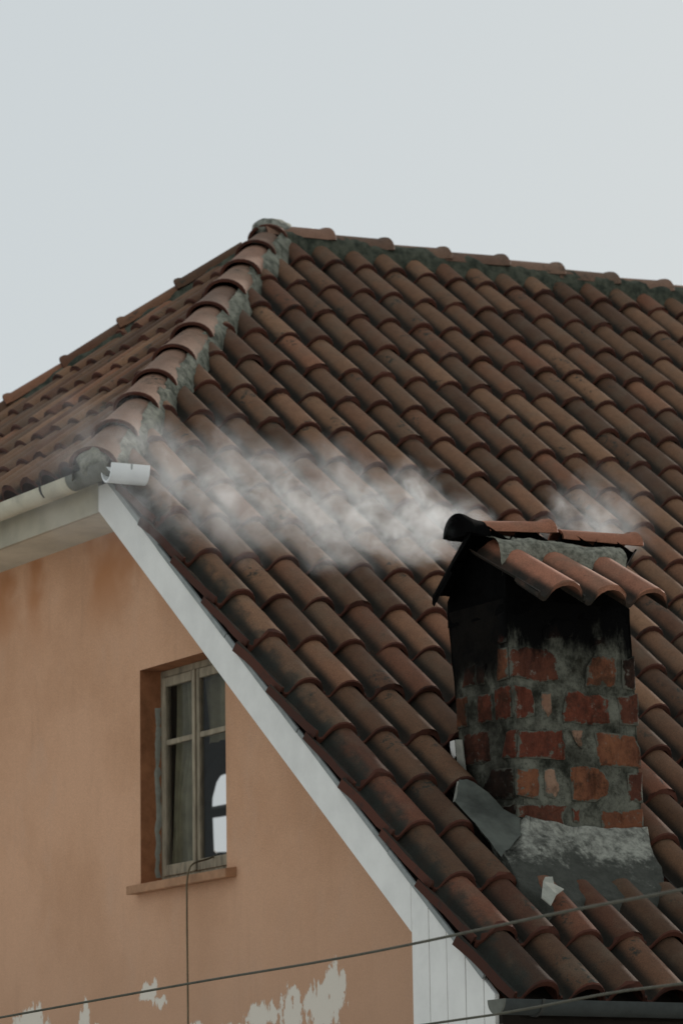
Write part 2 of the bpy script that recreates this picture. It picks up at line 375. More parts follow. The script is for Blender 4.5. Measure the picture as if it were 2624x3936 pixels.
def clip_me(me0, mw, planes):
    me = me0.copy(); bm = bmesh.new(); bm.from_mesh(me); inv = mw.inverted()
    for (co, no) in planes:
        co_l = inv @ (co*S); no_l = (inv.to_3x3() @ no).normalized()
        bmesh.ops.bisect_plane(bm, geom=bm.verts[:]+bm.edges[:]+bm.faces[:], plane_co=co_l, plane_no=no_l, clear_inner=True)
    ok = len(bm.faces) > 0
    bm.to_mesh(me); bm.free(); return me if ok else None
CLIPH = (Vector((HX0, 0, 0))+N_HIP*.27, N_HIP)
CLIPT = (main(0, ZTOP), -Vector((0, ca, sa)))
ESH = {}
class Joiner:
    def __init__(s): s.bm = bmesh.new()
    def add(s, me, mw):
        t = me.copy(); t.transform(mw); s.bm.from_mesh(t); bpy.data.meshes.remove(t)
    def build(s, name, parent, mats):
        me = bpy.data.meshes.new(name); s.bm.to_mesh(me); s.bm.free()
        for x in mats: me.materials.append(M[x])
        return link(name, me, parent)
MAXT = 300
rest = Joiner(); count = 0
for k, (nv, sz, i, j, p) in enumerate(cand):
    me = VTILES[j % 3] if i == 0 else TILES[rr.randrange(8)]
    F = F_MAIN; q = p+main(rr.gauss(0, .008), rr.gauss(0, .018), rr.gauss(0, .005))
    mw = tmat(F, q, rr)
    planes = []
    if hipdist(q+main(-.3, 1.1)) < .5: planes.append(CLIPH)
    if j >= 18: planes.append(CLIPT)
    if planes:
        me = clip_me(me, mw, planes)
        if me is None: continue
    if count < MAXT and not nv:
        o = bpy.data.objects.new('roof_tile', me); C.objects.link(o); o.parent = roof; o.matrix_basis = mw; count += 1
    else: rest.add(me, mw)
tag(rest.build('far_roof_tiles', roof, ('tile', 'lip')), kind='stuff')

# hip slope tiles (seen almost edge-on) ------------------------------
hj = Joiner()
NR = int((HX0+HK*YR-HIPX)/ch)+1
for j in range(0, NR+1):
    for i in range(0, 40):
        y = YR-W*.3+(20-i)*W
        p = hip(y, j*1.0); mid = hip(y, j+.55)
        d1 = -hipdist(p); pm = Vector((p.x, 2*YR-p.y, p.z)); d2 = -hipdist(pm)
        if d1 < .1 or d2 < .1: continue
        mw = tmat(F_HIP, hip(y+rr.gauss(0, .007), j+rr.gauss(0, .012)), rr)
        pl = []
        t = p+(hip(0, 1.14)-hip(0, 0))
        if -hipdist(t+Vector((0, -.4, 0))) < .55: pl.append((Vector((HX0, 0, 0))-N_HIP*.26, -N_HIP))
        tm = Vector((t.x, 2*YR-t.y, t.z))
        if -hipdist(tm+Vector((0, -.4, 0))) < .55:
            N2 = Vector((N_HIP.x, -N_HIP.y, 0)); pl.append((Vector((HX0, 2*YR, 0))-N2*.26, -N2))
        me = TILES[rr.randrange(8)]
        if pl: me = clip_me(me, mw, pl)
        if me is None: continue
        hj.add(me, mw)
tag(hj.build('hip_slope_tiles', roof, ('tile', 'lip')), kind='stuff')
# back slope tiles (out of sight from here, plain overlapping courses)
bj = Joiner()
F_BACK = Matrix(((-1, 0, 0), (0, -ca, sa), (0, sa, ca)))
for j in range(0, 18):
    for i in range(0, 46, 1):
        p = main(i*W, j+.0); p = Vector((p.x, 2*YR-p.y, p.z))
        pm = main(i*W, j+.0)
        if hipdist(pm) < .35 or hipdist(main(i*W, j+.9)) < .3: continue
        if 9.0 < p.x < 11.6 and 22.4 < p.y < 26.4: continue
        m4 = F_BACK.to_4x4(); m4.translation = p*S; bj.add(TILES[(i+j) % 4], m4)
tag(bj.build('back_slope_tiles', roof, ('tile', 'lip')), kind='stuff')

# ridge and hip tiles -------------------------------------------------
def barrel(name, R=.295, r2=.24, L=1.2, mats=('tile', 'lip'), collar=.024, n=13, drop=.215, closed=False):
    v = []; f = []; fm = []; pan = []
    st = [(0, R+collar*.5, 0), (.02, R+collar, 0), (.08, R+collar*.8, 0), (.13, R, 0), (L*.55, R*.5+r2*.5, 0), (L, r2, 0)]
    def ring(y, r, top):
        out = []
        for i in range(n):
            a = math.pi*(i/(n-1)); x = -math.cos(a)*r; h = math.sin(a)*r*(drop/.27)
            v.append((x, y, top-(R*drop/.27)+h)); pan.append(0); out.append(len(v)-1)
        return out
    rings = [ring(y, r, -.03*y) for y, r, _ in st]
    inn = [ring(0, R-.03, 0), ring(L, r2-.03, -.03*L)]
    for s in range(len(rings)-1):
        for i in range(n-1): f.append((rings[s][i], rings[s][i+1], rings[s+1][i+1], rings[s+1][i])); fm.append(1 if s < 1 else 0)
    for i in range(n-1): f.append((rings[0][i+1], rings[0][i], inn[0][i], inn[0][i+1])); fm.append(1)
    for i in range(n-1): f.append((inn[0][i+1], inn[0][i], inn[1][i], inn[1][i+1])); fm.append(1)
    for i in range(n-1): f.append((inn[1][i+1], inn[1][i], rings[-1][i], rings[-1][i+1])); fm.append(1)
    for k in (0, n-1):
        q = [rings[s][k] for s in range(len(rings))]
        poly = (inn[0][k], *q, inn[1][k]); f.append(poly if k == 0 else poly[::-1]); fm.append(1)
    me = mesh(name, v, f, mats, fm, True, {'pan': pan, 'verge': pan}); recalc(me); sharpen(me, 45); return me
BAR = [barrel('ridge_tile', mats=('ridgeclay', 'lip')) for k in range(2)]
def frame(d, up=Vector((0, 0, 1))):
    d = d.normalized(); x = d.cross(up).normalized(); z = x.cross(d); return Matrix((x, d, z)).transposed()
hip_lo = Vector((-.761, 8.696, 7.207)); hip_hi = Vector((5.677, 15.272, 12.588)); hd = (hip_hi-hip_lo).normalized(); HL = (hip_hi-hip_lo).length
def place(me, name, F, p, parent, a=1.0):
    o = bpy.data.objects.new(name, me); C.objects.link(o); o.parent = parent; o.matrix_basis = tmat(F, p, rr, a); return o
steps = [0, 1.13, 2.25, 3.28, 4.4, 5.42, 6.45, 7.5, 8.6, 9.65, 10.35, 10.95]
s_ = HL/9.98
FH = frame(hd)
for t in [0, 1.11, 2.26, 3.28, 4.41, 5.45, 6.49, 7.63, 8.69]:
    place(BAR[0], 'ridge_tile', FH, hip_lo+hd*t, roof, 1.2)
hd2 = Vector((hd.x, -hd.y, hd.z)); lo2 = Vector((hip_lo.x, 2*YR-hip_lo.y, hip_lo.z)); FH2 = frame(hd2)
BS = barrel('ridge_tile', L=.75, mats=('ridgeclay', 'lip')); place(BS, 'ridge_tile', FH, hip_lo+hd*(HL-.9), roof, 1.2)
BS = barrel('ridge_tile', L=.32, mats=('ridgeclay', 'lip')); place(BS, 'ridge_tile', FH, hip_lo+hd*(HL-.02), roof, 1.2)
BF = barrel('ridge_tile', r2=.275, mats=('tile', 'lip'), collar=.045)
for k in range(10): place(BF, 'ridge_tile', FH2, lo2+hd2*(k*HL/10-.35), roof, 1.2)
# ridge, collars at the far end of each tile
ZR = YR*ta+.035
FR = frame(Vector((-1, 0, -.012)))
BR_ = barrel('ridge_tile', r2=.275, mats=('ridgeclay', 'lip'), collar=.045)
for k in range(19): place(BR_, 'ridge_tile', FR, Vector((6.86+1.073*k, YR+rr.gauss(0, .01), ZR+rr.gauss(0, .008))), roof, .8)

def lumpy(name, rows, mat, parent, amp=.03, freq=3.0, seed=0, kind=True):
    """rows: list of polylines (same length) -> displaced sheet"""
    n = len(rows[0]); v = []; f = []
    for r_, row in enumerate(rows):
        for q in row:
            q = Vector(q); d = noise.noise_vector(q*freq+Vector((seed, 0, 0)))*amp+noise.noise_vector(q*freq*3.3+Vector((seed, 5, 0)))*amp*.5; v.append(q+d)
    for a in range(len(rows)-1):
        for b in range(n-1): f.append((a*n+b, a*n+b+1, (a+1)*n+b+1, (a+1)*n+b))
    me = recalc(mesh(name, v, f, mat, smooth=True)); return link(name, me, parent)
# mortar bedding along both sides of the hip and under the ridge
def bed(name, p0, d, F, L, prof, mat, seed):
    rows = []
    N = int(L/.07)
    for a in range(N+1):
        base = p0+d*(a*L/N); rows.append([base+F@Vector((x*(1+.16*noise.noise(base*1.1)), 0, z)) for x, z in prof])
    return lumpy(name, rows, mat, roof, .035, 3.2, seed)
bed('hip_mortar', hip_lo-hd*.02, hd, FH, HL+.5, [(.22, -.13), (.27, -.18), (.31, -.23), (.33, -.26), (.35, -.31), (.37, -.38), (.39, -.5)], 'mortar', 1)
bed('hip_mortar', hip_lo-hd*.0, hd, FH, HL+.3, [(-.18, -.16), (-.24, -.22), (-.28, -.27), (-.31, -.34), (-.33, -.45)], 'mortar', 2)
bed('hip_mortar', lo2, hd2, FH2, HL, [(-.18, -.16), (-.25, -.2), (-.32, -.27), (-.38, -.45)], 'ridgemortar', 3)
bed('hip_mortar', lo2, hd2, FH2, HL, [(.18, -.16), (.25, -.2), (.32, -.27), (.38, -.45)], 'ridgemortar', 4)
box('ridge_board', (5.6, YR-.1, YR*ta-.9), (26, YR+.1, ZR-.3), 'deck', roof)
rp = Vector((5.9, YR, ZR))
FX = frame(Vector((1, 0, 0)))
bed('ridge_mortar', rp, Vector((1, 0, 0)), FX, 20.3, [(.22, -.13), (.27, -.18), (.30, -.23), (.31, -.29), (.32, -.38), (.34, -.62)], 'ridgemortar', 6)
bed('ridge_mortar', rp, Vector((1, 0, 0)), FX, 20.3, [(-.2, -.16), (-.26, -.22), (-.34, -.4)], 'ridgemortar', 7)
# mortar closing the lower end of the hip and the lump on the peak
def blob(name, c, r, mat, parent, seed=0, sub=3, amp=.25):
    bm = bmesh.new(); bmesh.ops.create_icosphere(bm, subdivisions=sub, radius=1)
    for q in bm.verts:
        k = 1+noise.noise(q.co*1.7+Vector((seed, 0, 0)))*amp+noise.noise(q.co*4+Vector((seed, 3, 0)))*amp*.4
        q.co = Vector((q.co.x*r[0]*k+c[0], q.co.y*r[1]*k+c[1], q.co.z*r[2]*k+c[2]))*S
    for f_ in bm.faces: f_.smooth = True
    me = bpy.data.meshes.new(name); bm.to_mesh(me); bm.free(); me.materials.append(M[mat]); return link(name, me, parent)
blob('hip_end_mortar', hip_lo+hd*.14+Vector((0, 0, -.24)), (.21, .21, .20), 'mortar', roof, 3)
blob('peak_mortar', Vector((5.9, YR-.02, ZR-.10)), (.32, .25, .16), 'skirt', roof, 5)

# ------------------------------------------------------------------ walls
XW = .45; WY0, WY1, WZ0, WZ1 = 7.46, 9.66, 1.86, 4.60
zs = 6.52
def wall_top(y): return min(y*ta-.62, (2*YR-y)*ta-.62, zs+.05)
def wallx(name, x, hole=None, th=.5):
    ys = [2.0]+[2.0+k*.5 for k in range(1, 52)]+[28.9]
    outer = [Vector((x, 2.0, GROUND)), Vector((x, 28.9, GROUND))]+[Vector((x, y, wall_top(y))) for y in reversed(ys)]
    loops = [outer]
    if hole: loops.append(hole)
    return fill_poly(name, loops, 'plaster', house)
win_top = lambda y: 4.60
gable = wallx('gable_wall', XW, [Vector((XW, WY0, WZ0)), Vector((XW, WY1, WZ0)), Vector((XW, WY1, WZ1)), Vector((XW, WY0, WZ1))])
RD = .27
rv = [(XW, WY0, WZ0), (XW, WY1, WZ0), (XW, WY1, WZ1), (XW, WY0, WZ1)]; rv2 = [(XW+RD+.12, b, c) for a, b, c in rv]
link('window_reveal', mesh('window_reveal', rv+rv2, [(0, 1, 5, 4), (1, 2, 6, 5), (2, 3, 7, 6), (3, 0, 4, 7)], 'reveal'), house)
inn = [Vector((XW+RD+.12, 2.2, -2)), Vector((XW+RD+.12, 28.7, -2))]+[Vector((XW+RD+.12, y, wall_top(y)-.1)) for y in [28.7-k*.5 for k in range(0, 52)]+[2.2]]
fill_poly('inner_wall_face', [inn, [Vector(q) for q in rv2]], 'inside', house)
box('eave_wall', (XW, 2.0, GROUND), (25.5, 2.2, 1.0), 'plaster', house)
box('back_wall', (XW, 28.7, GROUND), (25.5, 28.9, 1.0), 'plaster', house)
fw = [Vector((25.5, 2.0, GROUND)), Vector((25.5, 28.9, GROUND)), Vector((25.5, 28.9, 1.0)), Vector((25.5, YR, YR*ta-.6)), Vector((25.5, 2.0, 1.0))]
prism('far_gable_wall', fw, (.3, 0, 0), 'plaster', house)
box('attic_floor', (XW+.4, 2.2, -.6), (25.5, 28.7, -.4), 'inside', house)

# verge: bargeboard, trim, box-eave cladding boards ---------------------
XB = -.36
def yz(y, h): return (y*ta+h/ca)          # z of the line h above the crown plane at y
def barge(mirror=False):
    y0, y1 = 2.055, 9.25
    def top(y): return yz(y, -.375)
    def bot(y): return yz(y, -.80)
    P = [(y0, bot(y0)), (y1, max(bot(y1), zs-.02)), (y1, top(y1)), (y0, top(y0))]
    yb = (zs+.80/ca)/ta
    if yb < y1: P = [(y0, bot(y0)), (yb, zs), (y1, zs), (y1, min(top(y1), 6.86)), ((6.86+.375/ca)/ta, 6.86), (y0, top(y0))]
    if mirror: P = [(2*YR-a, b) for a, b in P][::-1]
    return prism('bargeboard', [(XB, a, b) for a, b in P], (.03, 0, 0), 'white', house, .006)
barge(); barge(True)
def slopebox(name, x0, x1, h0, h1, va, vb, mat, parent, mirror=False, amp=0):
    pts = [main(x, v, h) for x in (x0, x1) for v, h in ((va, h0), (vb, h0), (vb, h1), (va, h1))]
    if mirror: pts = [Vector((p.x, 2*YR-p.y, p.z)) for p in pts]
    me = recalc(mesh(name, pts, [(0, 1, 2, 3), (7, 6, 5, 4), (0, 4, 5, 1), (1, 5, 6, 2), (2, 6, 7, 3), (3, 7, 4, 0)], mat)); bevel(me, .006); return link(name, me, parent)
rj = random.Random(11); va = .55
for vb in (2.9, 5.35, 7.45, 9.6, 11.35):
    dx = rj.uniform(-.008, .01); slopebox('verge_trim', XB-.025+dx, XB+.012, -.385, -.325+rj.uniform(-.01, .012), va+.006, vb-.006, 'trim', house); va = vb
slopebox('verge_trim', XB-.03, XB+.04, -.385, -.33, .55, 11.3, 'trim', house, True)
slopebox('verge_closure', XB+.036, XB+.10, -.78, -.36, .6, 11.3, 'deck', house)
ybs = [2.05, 1.71, 1.37, 1.02, .68, .47]
for a, b in zip(ybs[:-1], ybs[1:]):
    g_ = .008; o = prism('cladding_board', [(XB+rj.uniform(-.004, .004), a-g_, yz(a-g_, -.385)), (XB, b+g_, yz(b+g_, -.385)), (XB, b+g_, -1.6), (XB, a-g_, -1.6)], (.06, 0, 0), 'white', house, .005)
    box('cladding_board', (XB, 2*YR-a+g_, -1.6), (XB+.06, 2*YR-b-g_, yz(b, -.5)), 'white', house, .005)
box('eave_fascia', (XB+.05, .42, -1.6), (25.8, .48, -.22), 'wood', house)
box('eave_fascia', (XB+.05, 2*YR-.48, -1.6), (25.8, 2*YR-.42, -.22), 'wood', house)
box('fascia_end', (XB-.01, .405, -1.6), (XB+.05, .465, -.42), 'cream', house, .004)
box('eave_soffit', (XB+.08, .5, -1.66), (25.8, 1.98, -1.62), 'wood', house)
# hip eave: fascia and soffit ------------------------------------------
box('hip_fascia', (XB, 9.26, zs), (XB+.06, 2*YR-9.26, 6.93), 'cream', house, .004)
box('hip_soffit', (XB+.065, 8.95, zs+.01), (XW, 2*YR-8.95, zs+.04), 'soffit', house)

# gutters ----------------------------------------------------------------
def gutter(name, p0, d, L, r, mat, parent, n=11, open_up=True, t=.018, deep=1.0):
    F = frame(Vector(d)); v = []; f = []
    for s, y in enumerate((0, L)):
        for R_ in (r, r-t):
            for i in range(n):
                a = math.pi*i/(n-1); v.append(Vector(p0)+F@Vector((-math.cos(a)*R_, y, -math.sin(a)*R_*deep)))
    def q(s, o, i): return s*2*n+o*n+i
    for i in range(n-1):
        f.append((q(0, 0, i), q(0, 0, i+1), q(1, 0, i+1), q(1, 0, i))); f.append((q(0, 1, i+1), q(0, 1, i), q(1, 1, i), q(1, 1, i+1)))
        f.append((q(0, 0, i+1), q(0, 0, i), q(0, 1, i), q(0, 1, i+1))); f.append((q(1, 0, i), q(1, 0, i+1), q(1, 1, i+1), q(1, 1, i)))
    for i in (0, n-1): f.append((q(0, 0, i), q(1, 0, i), q(1, 1, i), q(0, 1, i)))
    me = recalc(mesh(name, v, f, mat, smooth=True)); sharpen(me, 50); return link(name, me, parent)
def ringb(name, p, d, r, mat, parent, w_=.03, full=False):
    return gutter(name, Vector(p)-Vector(d)*w_/2, d, w_, r, mat, parent, t=.02)
GX, GZ, GR = -.60, 6.97, .155
gl = gutter('gutter', (GX, 9.42, GZ), (0, 1, 0), 13.0, GR, 'stainedgutter', house, deep=1.15)
for y in (10.1, 12.6, 15.1, 17.6, 20.1): tagp = ringb('gutter_bracket', (GX, y, GZ+.004), (0, 1, 0), GR+.02, 'bracket', gl); tagp.location += house.location*0
# corner piece: dull metal elbow and the short white stub turning round the corner
el = gutter('gutter_elbow', (GX-.115, 8.14, GZ-.035), (.09, 1, .03), 1.29, GR-.008, 'elbow', house, deep=1.15)
def disk(name, c, d, r, mat, parent, th=.02, half=True, n=14):
    F = frame(Vector(d)); pts = [Vector(c)+F@Vector((-math.cos(math.pi*i/(n-1))*r, 0, -math.sin(math.pi*i/(n-1))*r)) for i in range(n)]
    return prism(name, pts, Vector(d).normalized()*th, mat, parent)
stub = gutter('gutter_stub', (-.80, 8.2, 6.90), (1, 0, .02), .54, .15, 'gutter', house, deep=1.55)
ringb('gutter_bracket', (-.52, 8.2, 6.906), (1, 0, .02), .162, 'trim', stub, .02)
GY, GZ2 = -.02, -.20
g2 = gutter('gutter', (-.66, GY, GZ2), (1, 0, 0), 26.5, GR, 'gutterdark', house)
disk('gutter_end_cap', (-.68, GY, GZ2), (1, 0, 0), GR, 'elbow', g2)
for x in (-.2, 2.0, 4.4, 6.8): ringb('gutter_bracket', (x, GY, GZ2+.004), (1, 0, 0), GR+.02, 'bracket', g2)

# window -----------------------------------------------------------------
XF = XW+RD
def wbox(name, y0, y1, z0, z1, mat, parent, x0=0.0, x1=.09, bev=.008): return box(name, (XF+x0, y0, z0), (XF+x1, y1, z1), mat, parent, bev)
wf = wbox('window_frame', WY1-.09, WY1, WZ0, WZ1, 'window', house, .03, .14)
wfm = []
window = wf; window.name = 'window'
for (a, b, c, d) in ((WY0, WY0+.08, WZ0, WZ1), (WY0+.08, WY1-.09, WZ1-.09, WZ1), (WY0+.08, WY1-.09, WZ0, WZ0+.105)):
    wbox('frame_rail', a, b, c, d, 'window', window, .03, .14)
MC = 8.70; ZT = 3.66
def sash(y0, y1):
    for (a, b, c, d, x) in ((y0, y0+.088, WZ0+.1, WZ1-.1, 0), (y1-.088, y1, WZ0+.1, WZ1-.1, 0), (y0+.088, y1-.088, WZ1-.22, WZ1-.1, .004), (y0+.088, y1-.088, WZ0+.1, WZ0+.24, .004), (y0+.088, y1-.088, ZT-.035, ZT+.035, .01)):
        wbox('sash_bar', a, b, c, d, 'window', window, x, .07)
    for c, d in ((WZ0+.24, ZT-.035), (ZT+.035, WZ1-.22)):
        wbox('pane', y0+.088, y1-.088, c, d, 'glass', window, .035, .042, 0)
sash(MC+.008, WY1-.09); sash(WY0+.08, MC-.008)
wbox('window_astragal', MC-.03, MC+.03, WZ0+.1, WZ1-.1, 'window', window, -.03, -.002)
si = [(XW-.16, -.02), (XW+RD+.02, .05), (XW+RD+.02, -.1), (XW-.16, -.13)]
prism('window_sill', [(x, 7.22, WZ0+z) for x, z in si], (0, 2.54, 0), 'sill', house, .01)
def curtain(name, y0, y1, z0, z1, x, mat, seed, amp=.05):
    v = []; f = []; ny = 46; nz = 16
    for b in range(nz+1):
        for a in range(ny+1):
            y = y0+(y1-y0)*a/ny; z = z0+(z1-z0)*b/nz
            d = math.sin(a*.62+seed+.9*math.sin(b*.22+a*.15))*amp+noise.noise(Vector((y*2, z*.8, seed)))*.1
            v.append((x+d, y+.05*math.sin(b*.3+seed), z))
    for b in range(nz):
        for a in range(ny): f.append((b*(ny+1)+a, b*(ny+1)+a+1, (b+1)*(ny+1)+a+1, (b+1)*(ny+1)+a))
    o = _link(name, mesh(name, v, f, mat, smooth=True)); return o
cu = curtain('curtain', 8.86, 9.47, 2.0, 4.7, XF+.16, 'curtain', 1.0, .03)
tag(cu, 'drab olive curtain hanging behind the left casement of the window', 'curtain', 'curtains behind the window')
cu = curtain('curtain', 7.4, 8.75, 3.56, 4.7, XF+.18, 'curtain', 4.0, .03)
tag(cu, 'short olive curtain behind the upper pane of the right casement', 'curtain', 'curtains behind the window')

rows = []
for k in range(30):
    z = 1.95+k*.075; rows.append([(XF+x+noise.noise(Vector((z*3, x, 2)))*.02, WY1-.004-.012*(j==1), z) for j, x in enumerate((-.055, -.02, .02))])
lumpy('peeled_plaster', rows, 'scrap', window, .02, 9, 3)
# ------------------------------------------------------------------ chimney
ZT_ = 4.47
def chx(z): return 1.33+.09*(2.85-z)
def chr_(z): return 3.0-(z-1.9)*.03
def grid_face(p00, p10, p11, p01, nu, nv):
    rows = []
    for b in range(nv+1):
        t = b/nv; rows.append([p00.lerp(p01, t).lerp(p10.lerp(p11, t), a/nu) for a in range(nu+1)])
    return rows
zb = .9
bm = bmesh.new()
cs = [Vector((chx(zb), 2.395, zb)), Vector((chr_(zb), 2.395, zb)), Vector((chr_(zb), 3.60, zb)), Vector((chx(zb), 3.60, zb))]
ct = [Vector((chx(ZT_), 2.395, ZT_)), Vector((chr_(ZT_), 2.395, ZT_)), Vector((chr_(ZT_), 3.60, ZT_)), Vector((chx(ZT_), 3.60, ZT_))]
for k in range(4):
    a, b = cs[k], cs[(k+1) % 4]; c, d = ct[(k+1) % 4], ct[k]; nu = 34 if k % 2 == 0 else 24; nv = 74
    rows = grid_face(a, b, c, d, nu, nv); nrm = (b-a).cross(Vector((0, 0, 1))).normalized()
    vv = []
    for row in rows:
        r_ = []
        for i, q in enumerate(row):
            e = min(i, nu-i)/3; e = min(1, e)
            dsp = noise.noise(q*4.2)*.022+noise.noise(q*13)*.010
            edge = 0 if e >= 1 else -(1-e)**2*.02
            r_.append(bm.verts.new((q+nrm*(dsp*e+edge)+Vector((noise.noise(q*5), noise.noise(q*5+Vector((9, 0, 0))), 0))*.012)*S))
        vv.append(r_)
    for y_ in range(nv):
        for x_ in range(nu): f_ = bm.faces.new((vv[y_][x_], vv[y_][x_+1], vv[y_+1][x_+1], vv[y_+1][x_])); f_.smooth = True
bmesh.ops.remove_doubles(bm, verts=bm.verts, dist=.0015)
me = bpy.data.meshes.new('chimney'); bm.to_mesh(me); bm.free(); me.materials.append(M['chmortar']); recalc(me)
chimney = link('chimney', me, house)
tag_piece(chimney, 'brick chimney stack black with soot under its little tiled cap')
BR = [["F","sooty",[[1.848,4.274],[2.049,4.279],[2.138,4.189],[2.089,4.094],[1.896,4.065],[1.695,4.025],[1.68,4.14]]],["F","dark",[[1.237,3.893],[1.475,3.921],[1.719,3.924],[1.853,3.842],[1.877,3.579],[1.626,3.543],[1.25,3.59]]],["F","brown",[[2.366,3.877],[2.515,3.911],[2.662,3.875],[2.694,3.747],[2.669,3.554],[2.244,3.527],[2.279,3.75]]],["F","sooty",[[2.764,3.874],[2.943,3.917],[2.943,3.534],[2.761,3.538]]],["F","sooty",[[2.337,4.089],[2.55,4.127],[2.565,4.021],[2.352,3.999]]],["F","red",[[1.268,3.479],[1.497,3.471],[1.546,3.279],[1.533,3.15],[1.308,3.114],[1.275,3.232]]],["F","pale",[[1.644,3.428],[1.777,3.444],[1.782,3.203],[1.731,3.132],[1.648,3.21]]],["F","red",[[1.977,3.457],[2.114,3.481],[2.259,3.422],[2.444,3.449],[2.593,3.39],[2.549,3.311],[2.584,3.13],[2.284,3.094],[1.929,3.107]]],["F","dark",[[2.687,3.434],[2.968,3.487],[2.977,3.123],[2.709,3.115]]],["F","red",[[1.339,2.974],[1.627,2.983],[1.908,3.015],[1.957,2.852],[1.942,2.674],[1.545,2.672],[1.316,2.67]]],["F","pale",[[2.008,3.018],[2.187,3.016],[2.174,2.819],[2.094,2.868]]],["F","orange",[[2.359,3.014],[2.65,3.02],[2.909,2.997],[2.993,2.865],[2.992,2.637],[2.618,2.64],[2.425,2.64],[2.383,2.771]]],["F","orange",[[1.284,2.539],[1.578,2.562],[1.587,2.384],[1.571,2.216],[1.424,2.227],[1.286,2.25]]],["F","pale",[[1.653,2.544],[1.785,2.58],[1.841,2.456],[1.868,2.338],[1.801,2.23],[1.65,2.267]]],["F","orange",[[2.003,2.592],[2.25,2.625],[2.468,2.571],[2.538,2.462],[2.523,2.31],[2.346,2.219],[2.027,2.226]]],["F","dark",[[2.803,2.566],[3.001,2.599],[3.001,2.236],[2.806,2.241]]],["F","dark",[[1.288,2.131],[1.673,2.161],[1.958,2.148],[1.894,2.018],[1.942,1.827],[1.806,1.811],[1.592,1.864],[1.488,1.978],[1.293,1.998]]],["F","red",[[2.024,2.136],[2.124,2.134],[2.119,1.976],[2.038,1.988]]],["F","brown",[[2.416,2.122],[2.691,2.126],[2.998,2.175],[2.998,1.828],[2.7,1.849],[2.423,1.798]]],["L","red",[[2.545,4.294],[2.4,4.31],[2.432,3.977],[2.587,3.977]]],["L","orange",[[2.611,3.92],[2.433,3.91],[2.459,3.57],[2.7,3.569]]],["L","dark",[[3.311,3.807],[3.118,3.811],[3.156,3.596],[3.419,3.586]]],["L","sooty",[[3.073,3.805],[2.889,3.794],[2.955,3.577],[3.117,3.584]]],["L","brown",[[3.561,3.491],[3.327,3.483],[3.386,3.149],[3.609,3.138]]],["L","red",[[3.111,3.462],[2.829,3.447],[2.845,3.126],[3.153,3.15]]],["L","red",[[2.775,3.492],[2.459,3.495],[2.486,3.126],[2.802,3.139]]],["L","dark",[[3.472,3.053],[2.941,3.041],[2.975,2.692],[3.534,2.696]]],["L","red",[[2.601,2.991],[2.417,2.98],[2.457,2.679],[2.759,2.697]]],["L","sooty",[[2.976,2.61],[2.54,2.582],[2.588,2.231],[2.994,2.282],[3.216,2.404]]],["L","sooty",[[2.865,2.171],[2.587,2.164],[2.602,1.988],[2.739,2.054]]]]
rb = random.Random(5)
def densify(poly, seed):
    out = []
    for i in range(len(poly)):
        a = Vector(poly[i]); b = Vector(poly[(i+1) % len(poly)]); n = max(1, int((b-a).length/.09))
        for k in range(n):
            q = a.lerp(b, k/n); out.append(q+Vector((noise.noise(Vector((q.x*9, q.y*9, seed))), noise.noise(Vector((q.x*9, q.y*9, seed+7)))))*.018)
    return out
for bi, (face, kind, poly) in enumerate(BR):
    out = rb.uniform(.004, .016); P = densify(poly, bi)
    cx_ = sum((q for q in P), Vector((0, 0)))/len(P)
    def to3(q, d):
        if face == 'F': return Vector((q.x, 2.395-d, q.y))
        return Vector((chx(q.y)-d, q.x, q.y))
    n = len(P); ins = [q+(cx_-q).normalized()*.03 for q in P]
    v = [to3(q, -.03) for q in P]+[to3(q, out) for q in P]+[to3(q, out+.012+.012*noise.noise(Vector((q.x*8, q.y*8, bi)))) for q in ins]+[to3(cx_, out+.016)]
    f = []
    for i in range(n):
        j = (i+1) % n; f += [(i, j, n+j, n+i), (n+i, n+j, 2*n+j, 2*n+i), (2*n+i, 2*n+j, 3*n)]
    o = link('brick', recalc(mesh('brick', v, f, 'brick_'+kind, attrs={'edge': [1.0]*(2*n)+[.62]*n+[0.0]})), chimney)
# cement skirt round the foot
def skirt():
    top = [Vector((chx(2.0)-.03, 3.75, 2.65)), Vector((chx(2.0)-.03, 3.0, 2.02)), Vector((chx(2.0)-.035, 2.37, 2.02)), Vector((1.55, 2.36, 1.99)), Vector((2.0, 2.36, 1.93)), Vector((2.5, 2.36, 1.93)), Vector((chr_(1.9)+.02, 2.36, 1.96)), Vector((chr_(1.9)+.03, 3.0, 2.1)), Vector((chr_(1.9)+.03, 3.75, 2.65))]
    bot = [main(1.12, 4.7, -.12), main(.98, 3.2, -.1), main(.72, 1.95, -.10), main(.90, 1.50, -.12), main(1.5, 1.74, -.12), main(2.0, 1.82, -.12), main(2.78, 2.05, -.10), main(3.1, 3.3, -.13), main(3.15, 4.7, -.13)]
    rows = []
    T, B = [], []
    for i in range(len(top)-1):
        for k in range(6): T.append(top[i].lerp(top[i+1], k/6)); B.append(bot[i].lerp(bot[i+1], k/6))
    T.append(top[-1]); B.append(bot[-1])
    for s in range(17):
        t = s/16; row = []
        for a, b in zip(T, B):
            q = a.lerp(b, t); q.z -= math.sin(t*math.pi)*.05; q.z += .0
            row.append(q)
        rows.append(row)
    rows.append([q+Vector((0, 0, -.25)) for q in rows[-1]])
    return lumpy('cement_skirt', rows, 'skirt', chimney, .035, 3.2, 9)
skirt()
